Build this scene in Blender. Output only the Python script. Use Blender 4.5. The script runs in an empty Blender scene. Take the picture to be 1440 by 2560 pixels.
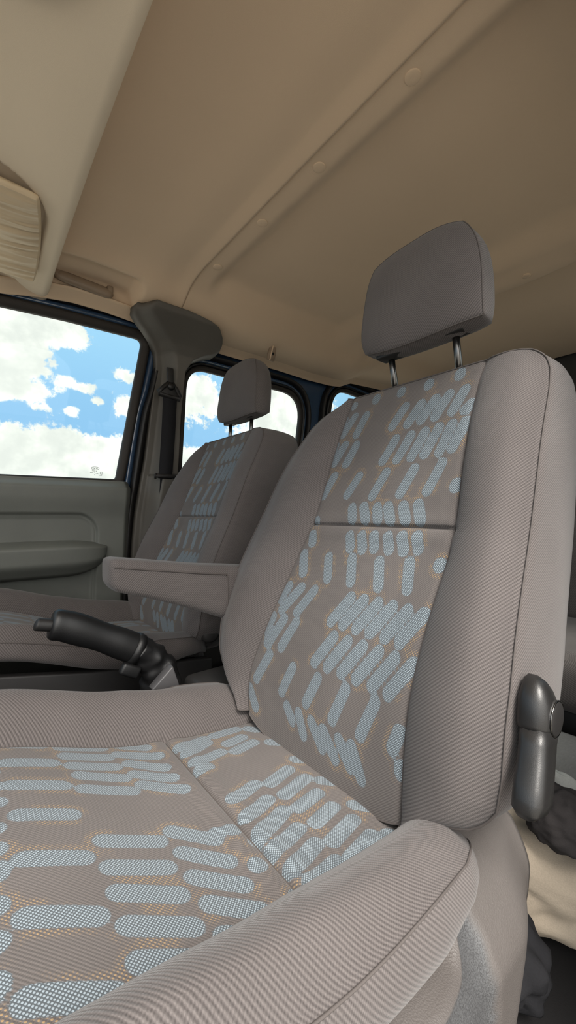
import bpy, bmesh, math, random
import numpy as np
from mathutils import Vector, noise as mnoise
random.seed(7)
SC = bpy.context.scene
COL = SC.collection
H = 0.68            # all coordinates below are metres relative to eye height; the vehicle floor is world z = 0
PI = math.pi

# ------------------------------------------------------------------ objects
def tag(o, label=None, cat=None, group=None, kind=None):
    if label: o['label'] = label
    if cat: o['category'] = cat
    if group: o['group'] = group
    if kind: o['kind'] = kind
    return o

def thing(name, loc, label, cat, group=None):
    o = bpy.data.objects.new(name, None); COL.objects.link(o)
    o.empty_display_size = .05
    o.location = (loc[0], loc[1], loc[2] + H)
    tag(o, label, cat, group)
    return o

WORLD = {}
def origin_of(o):
    p = Vector((0, 0, 0))
    while o is not None:
        p = p + o.location; o = o.parent
    return p

def mk(name, verts, faces, mat, parent=None, smooth=True, uv=None, attr=None, flat_angle=None, weld=False):
    """one mesh object; verts in car coordinates; uv = per-vertex array; attr = {name: per-vertex floats}"""
    v = np.array(verts, dtype=float).reshape(-1, 3).copy()
    v[:, 2] += H
    if parent is not None:
        org = origin_of(parent); loc = (0, 0, 0)
    else:
        lo, hi = v.min(0), v.max(0)
        org = Vector(((lo[0]+hi[0])/2, (lo[1]+hi[1])/2, lo[2])); loc = org
    v -= np.array(org)[None]
    me = bpy.data.meshes.new(name)
    me.from_pydata(v.tolist(), [], [tuple(int(i) for i in f) for f in faces])
    me.update()
    if smooth:
        me.polygons.foreach_set('use_smooth', [True]*len(me.polygons))
    if uv is not None:
        lay = me.uv_layers.new(name='UVMap')
        idx = np.empty(len(me.loops), dtype=np.int32); me.loops.foreach_get('vertex_index', idx)
        lay.data.foreach_set('uv', np.asarray(uv, dtype=np.float32)[idx].ravel())
    if attr:
        for k, a in attr.items():
            at = me.attributes.new(k, 'FLOAT', 'POINT')
            at.data.foreach_set('value', np.asarray(a, dtype=np.float32))
    me.materials.append(mat)
    o = bpy.data.objects.new(name, me); COL.objects.link(o)
    o.location = loc
    if parent is not None: o.parent = parent
    bm = bmesh.new(); bm.from_mesh(me)
    if weld: bmesh.ops.remove_doubles(bm, verts=bm.verts, dist=2e-5)
    bmesh.ops.recalc_face_normals(bm, faces=bm.faces); bm.to_mesh(me); bm.free()
    if flat_angle: sharp(o, flat_angle)
    return o

def sharp(o, ang=35):
    me = o.data; bm = bmesh.new(); bm.from_mesh(me)
    for e in bm.edges:
        if len(e.link_faces) == 2 and e.calc_face_angle(0) > math.radians(ang): e.smooth = False
    bm.to_mesh(me); bm.free()

def from_bm(bm): 
    bm.verts.ensure_lookup_table(); bm.verts.index_update()
    v = [tuple(x.co) for x in bm.verts]; f = [[x.index for x in p.verts] for p in bm.faces]
    bm.free(); return v, f

class MB:
    """collects several solids into one mesh (one part)"""
    def __init__(s): s.v = []; s.f = []
    def add(s, v, f):
        n = len(s.v); s.v += [tuple(map(float, p)) for p in v]; s.f += [[i+n for i in q] for q in f]; return s
    def build(s, name, mat, parent=None, **k): return mk(name, s.v, s.f, mat, parent, **k)

def solid(o, th, d):
    """thickness grown towards direction d"""
    n = sum((p.normal*p.area for p in o.data.polygons), Vector())
    md = o.modifiers.new('solid', 'SOLIDIFY'); md.thickness = th; md.offset = 1 if n.dot(Vector(d)) > 0 else -1

def rbox(c, size, r=.004, seg=2, rot=None):
    bm = bmesh.new(); bmesh.ops.create_cube(bm, size=1)
    for v in bm.verts: v.co = Vector((v.co.x*size[0], v.co.y*size[1], v.co.z*size[2]))
    if r > 0: bmesh.ops.bevel(bm, geom=bm.edges[:]+bm.verts[:], offset=r, segments=seg, profile=.5, affect='EDGES', clamp_overlap=True)
    if rot:
        from mathutils import Euler
        m = Euler(rot).to_matrix()
        for v in bm.verts: v.co = m @ v.co
    for v in bm.verts: v.co += Vector(c)
    return from_bm(bm)

def prism(poly, axis_fn, r=.003, seg=2):
    """poly: 2-D outline; axis_fn(a,b,s) -> point with s=0 / 1 for the two faces"""
    bm = bmesh.new()
    A = [bm.verts.new(axis_fn(a, b, 0)) for a, b in poly]; B = [bm.verts.new(axis_fn(a, b, 1)) for a, b in poly]
    bm.faces.new(A); bm.faces.new(B[::-1]); n = len(poly)
    for i in range(n): bm.faces.new((A[i], B[i], B[(i+1) % n], A[(i+1) % n]))
    bmesh.ops.recalc_face_normals(bm, faces=bm.faces)
    if r > 0:
        es = [e for e in bm.edges if e.calc_face_angle(0) > .5]
        bmesh.ops.bevel(bm, geom=es, offset=r, segments=seg, profile=.5, affect='EDGES', clamp_overlap=True)
    return from_bm(bm)

def tube(pts, rad, seg=12, closed=False, caps=True, squash=None):
    P = [Vector(p) for p in pts]; n = len(P)
    R = rad if hasattr(rad, '__len__') else [rad]*n
    v = []; f = []; up = None
    for i in range(n):
        if closed: t = P[(i+1) % n]-P[i-1]
        else: t = P[min(i+1, n-1)]-P[max(i-1, 0)]
        t.normalize()
        if up is None:
            up = Vector((0, 0, 1)) if abs(t.z) < .9 else Vector((0, 1, 0))
        s = t.cross(up).normalized(); u = s.cross(t).normalized(); up = u
        a, b = (1, 1) if squash is None else squash
        for k in range(seg):
            q = 2*PI*k/seg; v.append(P[i]+s*(math.cos(q)*R[i]*a)+u*(math.sin(q)*R[i]*b))
    m = n if closed else n-1
    for i in range(m):
        for k in range(seg):
            j = (i+1) % n
            f.append((i*seg+k, i*seg+(k+1) % seg, j*seg+(k+1) % seg, j*seg+k))
    if not closed and caps:
        f.append(tuple(range(seg))[::-1]); f.append(tuple((n-1)*seg+k for k in range(seg)))
    return [tuple(x) for x in v], f

def smooth_path(pts, n=40):
    """Catmull-Rom through the points"""
    P = [np.array(p, float) for p in pts]; P = [2*P[0]-P[1]]+P+[2*P[-1]-P[-2]]
    out = []; m = len(P)-3
    for k in range(n+1):
        x = k/n*m; i = min(int(x), m-1); t = x-i
        a, b, c, d = P[i:i+4]
        out.append(.5*((2*b)+(-a+c)*t+(2*a-5*b+4*c-d)*t*t+(-a+3*b-3*c+d)*t**3))
    return out

def grid_faces(nu, nv, mask=None, off=0):
    f = []
    for i in range(nu-1):
        for j in range(nv-1):
            if mask is None or mask[i, j]:
                a = i*nv+j; f.append((off+a, off+a+1, off+a+nv+1, off+a+nv))
    return f

def compact(verts, faces, *arrs):
    used = sorted({i for f in faces for i in f}); mp = {o: n for n, o in enumerate(used)}
    F = [[mp[i] for i in f] for f in faces]; V = np.asarray(verts)[used]
    return (V, F)+tuple(np.asarray(a)[used] for a in arrs)

def border(nu, nv):
    b = [(i, 0) for i in range(nu)]+[(nu-1, j) for j in range(1, nv)]+[(i, nv-1) for i in range(nu-2, -1, -1)]+[(0, j) for j in range(nv-2, 0, -1)]
    return b

def pillow(F, B, uvF, K=7, bulge=.01, ease=1.0):
    """F, B: (nu,nv,3) front / back sheets. Returns rim + back mesh (V, faces, uv) for the shell besides the front."""
    nu, nv = F.shape[:2]; bd = border(nu, nv); n = len(bd)
    V = []; UV = []; f = []
    out = []; ouv = []
    for (i, j) in bd:
        ii = min(max(i, 1), nu-2); jj = min(max(j, 1), nv-2)
        o = F[i, j]-F[ii, jj]; L = np.linalg.norm(o); out.append(o/max(L, 1e-9))
        q = uvF[i, j]-uvF[ii, jj]; ouv.append(q/max(np.linalg.norm(q), 1e-9))
    out = np.array(out)
    for _ in range(6): out = (out+np.roll(out, 1, 0)+np.roll(out, -1, 0))/3
    for k in range(K+1):
        t = k/K; te = t**ease
        for q, (i, j) in enumerate(bd):
            a, b = F[i, j], B[i, j]
            p = a*(1-te)+b*te
            p = p+out[q]*bulge*math.sin(PI*te)
            V.append(p); UV.append(uvF[i, j]+ouv[q]*np.linalg.norm(b-a)*te)
    for k in range(K):
        for q in range(n):
            f.append((k*n+q, k*n+(q+1) % n, (k+1)*n+(q+1) % n, (k+1)*n+q))
    off = len(V)
    V = np.array(V); UV = np.array(UV)
    V = np.vstack([V, B.reshape(-1, 3)]); UV = np.vstack([UV, uvF.reshape(-1, 2)])
    f += grid_faces(nu, nv, off=off)
    loop = [F[i, j] for i, j in bd]
    return V, f, UV, loop

def S(a, b, x):
    t = np.clip((np.asarray(x, float)-a)/(b-a), 0, 1); return t*t*(3-2*t)
def interp(x, tab): 
    t = np.array(sorted(tab)); return np.interp(x, t[:, 0], t[:, 1])

def ringloop(corners, n=10):
    """rounded polygon; corners = (y, z, r) in order; returns list of 2-D points"""
    P = []; m = len(corners)
    for k in range(m):
        a = np.array(corners[k-1][:2]); b = np.array(corners[k][:2]); c = np.array(corners[(k+1) % m][:2]); r = corners[k][2]
        u = (a-b)/np.linalg.norm(a-b); w = (c-b)/np.linalg.norm(c-b)
        ang = math.acos(np.clip(np.dot(u, w), -1, 1)); d = r/math.tan(ang/2)
        p0 = b+u*d; p1 = b+w*d
        for t in np.linspace(0, 1, n if r > .004 else 3):
            P.append((1-t)**2*p0+2*t*(1-t)*b+t*t*p1)
    return P

def resample(P, step=.02):
    out = []; n = len(P)
    for i in range(n):
        a = P[i]; b = P[(i+1) % n]; k = max(1, int(np.linalg.norm(b-a)/step))
        for j in range(k): out.append(a+(b-a)*j/k)
    return out

def offset_loop(P, d):
    n = len(P); area = sum(P[i][0]*P[(i+1) % n][1]-P[(i+1) % n][0]*P[i][1] for i in range(n)); sg = 1 if area > 0 else -1
    out = []
    for i in range(n):
        t = P[(i+1) % n]-P[i-1]; t = t/max(np.linalg.norm(t), 1e-9)
        out.append(P[i]+np.array([t[1], -t[0]])*sg*d)
    return out

def sweep_open(P, profile, xfn):
    """as sweep_ring, along an open path; outward lies to the left of the direction of travel"""
    n = len(P); V = []; f = []; m = len(profile)
    N = []
    for i in range(n):
        t = P[min(i+1, n-1)]-P[max(i-1, 0)]; t = t/max(np.linalg.norm(t), 1e-9); N.append(np.array([-t[1], t[0]]))
    for _ in range(3): N = [N[0]]+[(N[i-1]+N[i]*2+N[i+1])/4 for i in range(1, n-1)]+[N[-1]]
    for d, x in profile:
        for p, q in zip(P, N): p2 = p+q*d; V.append(xfn(p2[0], p2[1], x))
    for a in range(m):
        b = (a+1) % m
        for i in range(n-1): f.append((a*n+i, a*n+i+1, b*n+i+1, b*n+i))
    return V, f

def sweep_ring(P, profile, xfn):
    """profile: closed list of (offset outward, inboard offset); xfn(y,z,inboard) -> point"""
    n = len(P); V = []; f = []; m = len(profile)
    for d, x in profile:
        for q in offset_loop(P, d): V.append(xfn(q[0], q[1], x))
    for a in range(m):
        b = (a+1) % m
        for i in range(n): f.append((a*n+i, a*n+(i+1) % n, b*n+(i+1) % n, b*n+i))
    return V, f

# ------------------------------------------------------------------ materials
class NT:
    def __init__(s, name):
        s.m = bpy.data.materials.new(name); s.m.use_nodes = True
        s.t = s.m.node_tree; s.t.nodes.clear()
        s.out = s.n('ShaderNodeOutputMaterial')
    def n(s, typ, **k):
        nd = s.t.nodes.new(typ)
        for a, b in k.items(): setattr(nd, a, b)
        return nd
    def l(s, a, b): s.t.links.new(a, b)
    def math(s, op, a, b=None, c=None, clamp=False):
        nd = s.n('ShaderNodeMath', operation=op); nd.use_clamp = clamp
        for i, x in enumerate((a, b, c)):
            if x is None: continue
            if isinstance(x, (int, float)): nd.inputs[i].default_value = x
            else: s.l(x, nd.inputs[i])
        return nd.outputs[0]
    def mix(s, fac, a, b):
        nd = s.n('ShaderNodeMix', data_type='RGBA')
        for i, x in ((0, fac), (6, a), (7, b)):
            if isinstance(x, (int, float)): nd.inputs[i].default_value = x
            elif isinstance(x, tuple): nd.inputs[i].default_value = (*x, 1)
            else: s.l(x, nd.inputs[i])
        return nd.outputs[2]
    def noise(s, vec, scale, detail=3, rough=.5):
        nd = s.n('ShaderNodeTexNoise'); nd.inputs['Scale'].default_value = scale; nd.inputs['Detail'].default_value = detail; nd.inputs['Roughness'].default_value = rough
        if vec is not None: s.l(vec, nd.inputs['Vector'])
        return nd.outputs['Fac']
    def obj(s): return s.n('ShaderNodeTexCoord').outputs['Object']
    def ramp(s, fac, lo, hi):
        nd = s.n('ShaderNodeMapRange'); nd.interpolation_type = 'SMOOTHSTEP'
        s.l(fac, nd.inputs[0]); nd.inputs[1].default_value = lo; nd.inputs[2].default_value = hi
        return nd.outputs[0]
    def bsdf(s, color, rough=.6, bump=None, bstr=.2, bdist=.001, spec=.5, sheen=0, metal=0, coat=0):
        b = s.n('ShaderNodeBsdfPrincipled')
        if isinstance(color, tuple): b.inputs['Base Color'].default_value = (*color, 1)
        else: s.l(color, b.inputs['Base Color'])
        b.inputs['Roughness'].default_value = rough; b.inputs['Specular IOR Level'].default_value = spec
        b.inputs['Metallic'].default_value = metal; b.inputs['Coat Weight'].default_value = coat
        if sheen: b.inputs['Sheen Weight'].default_value = sheen; b.inputs['Sheen Roughness'].default_value = .5
        if bump is not None:
            bp = s.n('ShaderNodeBump'); bp.inputs['Strength'].default_value = bstr; bp.inputs['Distance'].default_value = bdist
            s.l(bump, bp.inputs['Height']); s.l(bp.outputs[0], b.inputs['Normal'])
        s.l(b.outputs[0], s.out.inputs[0]); return s.m

def plastic(name, color, rough=.5, grain=900, bstr=.15, var=.06, spec=.5):
    t = NT(name); o = t.obj()
    vo = t.n('ShaderNodeTexVoronoi'); vo.inputs['Scale'].default_value = grain; t.l(o, vo.inputs['Vector'])
    nz = t.noise(o, 7, 3)
    c = t.mix(t.ramp(nz, .3, .7), tuple(x*(1-var) for x in color), tuple(x*(1+var) for x in color))
    return t.bsdf(c, rough, vo.outputs['Distance'], bstr, .0008, spec)

def uvsin(t, uv, kx, ky, period):
    d = t.n('ShaderNodeVectorMath', operation='DOT_PRODUCT'); t.l(uv, d.inputs[0])
    L = math.hypot(kx, ky); w = 2*PI/period
    d.inputs[1].default_value = (kx/L*w, ky/L*w, 0)
    return t.math('SINE', d.outputs['Value'])

def twill(name, lo, hi, period=.0031):
    t = NT(name); uv = t.n('ShaderNodeUVMap', uv_map='UVMap').outputs[0]
    rib = uvsin(t, uv, 1, 1, period); st = uvsin(t, uv, 1, -.7, period*.55)
    n1 = t.noise(uv, 14, 3); n2 = t.noise(uv, 900, 2)
    h = t.math('ADD', t.math('MULTIPLY', rib, .30), t.math('MULTIPLY', st, .10))
    h = t.math('ADD', h, t.math('MULTIPLY', t.math('SUBTRACT', n2, .5), .7))
    h = t.math('ADD', h, .5)
    f = t.math('ADD', t.math('MULTIPLY', h, .8), t.math('MULTIPLY', n1, .25), clamp=True)
    return t.bsdf(t.mix(f, lo, hi), .9, h, .5, .0008, .15, sheen=.15)

def insert_fabric(name, lo, hi, blo, bhi, och):
    t = NT(name); uv = t.n('ShaderNodeUVMap', uv_map='UVMap').outputs[0]
    at = t.n('ShaderNodeAttribute', attribute_name='lozenge'); sdf = at.outputs['Fac']
    rib = uvsin(t, uv, 1, 1, .0025); st = uvsin(t, uv, 1, -.7, .0016)
    n1 = t.noise(uv, 14, 3); n2 = t.noise(uv, 900, 2)
    h = t.math('ADD', t.math('ADD', t.math('MULTIPLY', rib, .26), t.math('MULTIPLY', st, .09)), t.math('MULTIPLY', n2, .5))
    h = t.math('ADD', h, .25)
    base = t.mix(t.math('ADD', t.math('MULTIPLY', h, .8), t.math('MULTIPLY', n1, .25), clamp=True), lo, hi)
    # ochre stitches in a broken halo round the lozenges
    halo = t.math('MULTIPLY', t.ramp(sdf, .0003, .0012), t.math('SUBTRACT', 1., t.ramp(sdf, .0040, .0090)))
    d1 = uvsin(t, uv, 1, 1, .0025); d2 = uvsin(t, uv, 1, -.8, .0029)
    dash = t.ramp(t.math('MULTIPLY', t.math('ADD', d1, .35), t.math('ADD', d2, .35)), .25, .7)
    patch = t.ramp(t.noise(uv, 20, 2), .46, .58)
    base = t.mix(t.math('MULTIPLY', t.math('MULTIPLY', halo, dash), t.math('MULTIPLY', patch, .9)), base, och)
    # woven pale blue lozenges
    a = uvsin(t, uv, 1, 1, .0022); b = uvsin(t, uv, 1, -1, .0022)
    ck = t.math('MULTIPLY', t.math('ADD', t.math('MULTIPLY', a, .5), .5), t.math('ADD', t.math('MULTIPLY', b, .5), .5))
    ck = t.ramp(ck, .0, .55)
    loz = t.mix(ck, blo, bhi)
    edge = t.math('ADD', sdf, t.math('MULTIPLY', a, .0004))
    m = t.math('SUBTRACT', 1., t.ramp(edge, -.0005, .0005))
    col = t.mix(m, base, loz)
    hh = t.math('ADD', t.math('MULTIPLY', t.math('SUBTRACT', 1., m), h), t.math('MULTIPLY', m, ck))
    return t.bsdf(col, .9, hh, .45, .0008, .15, sheen=.12)

def shield_mat(name):
    t = NT(name); o = t.obj()
    a = t.n('ShaderNodeAttribute', attribute_name='scoop').outputs['Fac']
    v1 = t.n('ShaderNodeTexVoronoi'); v1.inputs['Scale'].default_value = 720; t.l(o, v1.inputs['Vector'])
    v2 = t.noise(o, 900, 2)
    c1 = t.mix(t.ramp(t.noise(o, 9, 3), .3, .7), (.088, .078, .073), (.10, .09, .085))
    c2 = t.mix(t.ramp(v2, .35, .65), (.050, .050, .052), (.10, .102, .106))  # slate tone and finer grain of the scoop; its shading put into the colour
    h = t.math('ADD', t.math('MULTIPLY', v1.outputs['Distance'], t.math('SUBTRACT', 1., a)), t.math('MULTIPLY', v2, a))
    return t.bsdf(t.mix(a, c1, c2), .48, h, .32, .0009, .5)

def headliner(name, color):
    t = NT(name); o = t.obj()
    n = t.noise(o, 1400, 2); n2 = t.noise(o, 3, 3)
    c = t.mix(t.math('ADD', t.math('MULTIPLY', n, .35), t.math('MULTIPLY', n2, .65)), tuple(x*.88 for x in color), tuple(x*1.1 for x in color))
    return t.bsdf(c, .95, n, .25, .0006, .1, sheen=.1)

def paint(name, color):
    t = NT(name); o = t.obj(); n = t.noise(o, 2200, 2)
    c = t.mix(t.ramp(n, .45, .7), color, tuple(min(1, x*1.6) for x in color))
    return t.bsdf(c, .22, None, spec=.6, coat=.7)

def cloth(name, color, scale=700, rough=.95):
    t = NT(name); o = t.obj(); n = t.noise(o, scale, 2); n2 = t.noise(o, 9, 3)
    c = t.mix(t.math('ADD', t.math('MULTIPLY', n, .5), t.math('MULTIPLY', n2, .5)), tuple(x*.7 for x in color), tuple(x*1.3 for x in color))
    return t.bsdf(c, rough, n, .3, .001, .1)

def thin_glass(name):
    t = NT(name)
    tr = t.n('ShaderNodeBsdfTransparent'); tr.inputs[0].default_value = (.95, .975, .965, 1)
    gl = t.n('ShaderNodeBsdfGlossy'); gl.inputs['Roughness'].default_value = .02
    lw = t.n('ShaderNodeLayerWeight'); lw.inputs[0].default_value = .25
    nz = t.noise(t.obj(), 5, 4)
    mx = t.n('ShaderNodeMixShader')
    t.l(t.math('ADD', t.math('MULTIPLY', lw.outputs['Fresnel'], .35), t.math('MULTIPLY', nz, .01)), mx.inputs[0])
    t.l(tr.outputs[0], mx.inputs[1]); t.l(gl.outputs[0], mx.inputs[2]); t.l(mx.outputs[0], t.out.inputs[0])
    return t.m

def metal(name, color, rough):
    t = NT(name); n = t.noise(t.obj(), 300, 2)
    return t.bsdf(t.mix(n, tuple(x*.9 for x in color), color), rough, None, metal=1)

M = dict(
    twill=twill('twill_fabric', (.038, .0330, .0323), (.154, .1365, .132)),
    insert=insert_fabric('lozenge_fabric', (.047, .0415, .0395), (.166, .147, .140), (.075, .088, .098), (.275, .325, .365), (.31, .21, .11)),
    stitch=plastic('seam_thread', (.075, .064, .060), .8),
    liner=headliner('headliner_felt', (.68, .52, .365)),
    shelf=headliner('shelf_felt', (.80, .68, .52)),
    vinyl=plastic('visor_vinyl', (.68, .54, .36), .5, 1500, .1),
    beige=plastic('beige_plastic', (.27, .20, .14), .45),
    lamp=plastic('lamp_plastic', (.58, .48, .34), .5),
    shieldm=shield_mat('grained_shield_plastic'), shield=plastic('grey_grained_plastic', (.105, .094, .088), .5, 420, .5, .1),
    recess=plastic('slate_grained_plastic', (.075, .077, .082), .5, 300, .9, .12),
    dark=plastic('charcoal_plastic', (.032, .030, .029), .5, 900, .15),
    pillar=plastic('dark_grey_trim', (.098, .090, .078), .6, 900, .15),
    door=plastic('grey_green_door_trim', (.132, .138, .124), .55, 900, .15),
    lever=plastic('black_lever_plastic', (.013, .0125, .0125), .36, 1500, .08),
    palep=plastic('pale_grey_plastic', (.075, .073, .076), .35),
    black=plastic('black_rubber', (.012, .011, .011), .55, 900, .1),
    seal=plastic('brown_black_weatherstrip', (.022, .018, .015), .7, 500, .3),
    leather=plastic('black_leather', (.008, .008, .0085), .42, 1100, .12),
    webbing=cloth('belt_webbing', (.02, .02, .022), 1500),
    blue=paint('blue_car_paint', (.030, .058, .108)),
    steel=metal('dark_steel', (.13, .125, .12), .25),
    silver=metal('pale_metal', (.6, .6, .58), .35),
    glass=thin_glass('window_glass'),
    mark=plastic('grey_glass_print', (.25, .28, .27), .6),
    carpet=cloth('dark_carpet', (.016, .0155, .016), 500),
    vinylfloor=plastic('grey_vinyl', (.20, .20, .20), .5, 160, 1.0, .1),
    beigecloth=cloth('beige_canvas', (.50, .42, .33), 500),
    palecloth=cloth('pale_grey_cloth', (.42, .43, .42), 500),
    blackcloth=cloth('black_cloth', (.018, .018, .020), 500),
    darkcloth=cloth('dark_grey_cloth', (.05, .045, .045), 500),
    ground=cloth('pale_concrete', (.34, .315, .28), 6),
)

# ------------------------------------------------------------------ seats
BACKCAPS = [(318,227,316,211),(371,223,369,208),(425,223,423,209),(481,223,477,208),(534,219,532,208),(300,194,318,152),(325,192,347,149),(348,190,372,148),(373,187,397,146),(404,189,428,147),(283,167,298,150),(288,140,304,91),(310,140,325,88),(332,139,351,88),(356,136,374,86),(381,134,401,85),(410,132,430,85),(491,191,508,145),(520,194,542,150),(545,191,554,167),(498,134,513,88),(525,137,542,92),(549,138,554,108),(312,80,331,29),(359,76,378,27),(412,74,432,25),(469,72,490,29),(528,76,544,29),(282,47,285,32),(341,19,325,-15),(367,17,350,-15),(395,17,377,-16),(416,16,402,-15),(445,17,426,-15),(470,16,455,-15),(542,-9,537,-16),(328,-27,317,-54),(353,-28,341,-58),(378,-29,366,-58),(404,-29,394,-58),(429,-30,416,-61),(454,-31,442,-60),(538,-32,531,-57),(329,-63,318,-107),(381,-66,366,-110),(435,-66,419,-110),(487,-68,469,-111),(545,-67,528,-108),(279,-60,280,-73),(489,-123,521,-171),(520,-123,557,-172),(549,-123,568,-156),(511,-177,539,-232),(540,-177,570,-231),(568,-177,581,-212),(566,-201,573,-232),(521,-195,539,-231),(558,-239,588,-296),(498,-244,521,-298),(439,-243,462,-295),(383,-240,405,-298),(330,-239,353,-298),(288,-257,299,-290),(506,-306,482,-330),(476,-305,455,-341),(448,-307,413,-341),(422,-309,387,-344),(391,-309,359,-342),(367,-307,340,-348),(603,-307,576,-342),(284,-294,281,-312),(408,-122,441,-170),(383,-122,416,-170),(357,-122,390,-170),(332,-122,365,-170),(306,-122,339,-170),(281,-122,314,-170),(421,-180,457,-233),(393,-180,429,-233),(365,-180,401,-233),(337,-180,373,-233),(309,-180,345,-233),(281,-180,317,-233)]
CUSHCAPS = [(612,-39,607,-82),(602,-93,601,-155),(611,-162,588,-213),(567,-32,560,-89),(578,-95,573,-156),(582,-161,559,-221),(553,-98,547,-159),(556,-168,526,-217),(530,-102,517,-161),(528,-166,499,-217),(518,-33,507,-92),(500,-100,487,-162),(502,-167,470,-219),(463,-35,451,-90),(408,-97,393,-158),(409,-166,374,-211),(401,-33,386,-88),(372,-94,357,-152),(376,-163,341,-208),(343,-92,323,-149),(343,-159,310,-206),(341,-29,321,-83),(310,-90,290,-146),(311,-158,280,-204),(279,-88,264,-134),(278,-154,268,-177),(281,-24,259,-78),(457,11,446,-27),(431,11,417,-26),(404,16,387,-25),(372,20,355,-23),(346,24,324,-21),(316,26,294,-19),(549,-249,573,-303),(524,-249,537,-309),(551,-317,562,-363),(526,-317,539,-370),(571,-245,584,-305),(584,-312,589,-368),(585,-377,567,-396),(502,-246,511,-273),(529,-382,513,-405),(469,-386,457,-401),(426,-253,445,-308),(433,-315,451,-371),(390,-249,411,-304),(404,-316,422,-379),(354,-239,382,-305),(403,-316,421,-372),(361,-248,384,-308),(375,-314,388,-370),(332,-243,351,-304),(344,-315,358,-368),(304,-247,323,-305),(312,-311,328,-372),(283,-253,292,-307),(285,-313,298,-371),(409,-382,390,-406),(349,-383,328,-404),(290,-377,281,-393),(332,-222,320,-229),(278,-233,281,-246),(389,-210,380,-215),(386,-227,376,-232)]
CUSHCAPS += [(a, b+131, c, d+131) for a, b, c, d in CUSHCAPS[:27] if b < -85 and d > -170]

def lozenges(x, y, caps, r, sy=1.0):
    d = np.full(x.shape, 9.)
    for a, b, c, e in caps:
        ax, ay, bx, by = a/1000, b/1000*sy, c/1000, e/1000*sy
        L = math.hypot(bx-ax, by-ay)+1e-9; k = min(r*.62/L, .48)
        ax, ay, bx, by = ax+(bx-ax)*k, ay+(by-ay)*k, bx-(bx-ax)*k, by-(by-ay)*k
        vx, vy = bx-ax, by-ay; L2 = vx*vx+vy*vy+1e-9
        t = np.clip(((x-ax)*vx+(y-ay)*vy)/L2, 0, 1)
        d = np.minimum(d, np.hypot(x-ax-t*vx, y-ay-t*vy)-r)
    return d

ZY = [(-.46, -.385), (-.37, -.39), (-.28, -.402), (-.2, -.42), (-.12, -.452), (-.02, -.502), (.1, -.552), (.231, -.608), (.3, -.64)]
def smooth_tab(tab, w=.02):
    xs = np.linspace(tab[0][0], tab[-1][0], 600); t = np.array(tab); ys = np.interp(xs, t[:, 0], t[:, 1])
    k = max(1, int(w/(xs[1]-xs[0]))); ker = np.hanning(2*k+3); ker /= ker.sum()
    pad = np.concatenate([ys[0]+(ys[0]-ys[1:k+2][::-1]), ys, ys[-1]+(ys[-1]-ys[-k-2:-1][::-1])])
    return xs, np.convolve(pad, ker, 'valid')
YBX, YBY = smooth_tab(ZY, .05)
def Yb(Z): return np.interp(Z, YBX, YBY)
XLX, XLY = smooth_tab([(-.42, .585), (-.351, .590), (-.33, .602), (-.306, .609), (-.267, .606), (-.211, .587), (-.121, .563), (-.065, .556), (-.021, .547), (.079, .549), (.145, .55), (.222, .544), (.26, .54)], .015)
XRX, XRY = smooth_tab([(-.42, .275), (-.351, .275), (-.325, .279), (-.283, .281), (-.228, .283), (-.159, .279), (-.107, .275), (-.061, .271), (-.018, .271), (.067, .280), (.131, .284), (.202, .283), (.226, .279), (.26, .276)], .015)
OR = [(-.335, .262), (-.332, .242), (-.326, .218), (-.313, .195), (-.298, .179), (-.28, .168), (-.248, .164), (-.17, .164), (-.1, .167), (-.007, .172), (.086, .177), (.155, .180), (.188, .185), (.207, .194), (.218, .205), (.226, .216), (.231, .232)]
OL = [(-.335, .612), (-.331, .622), (-.322, .637), (-.31, .655), (-.29, .676), (-.26, .692), (-.21, .700), (-.106, .693), (-.036, .688), (.068, .672), (.113, .660), (.157, .641), (.182, .629), (.203, .608), (.216, .578), (.224, .562), (.231, .552)]

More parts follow.
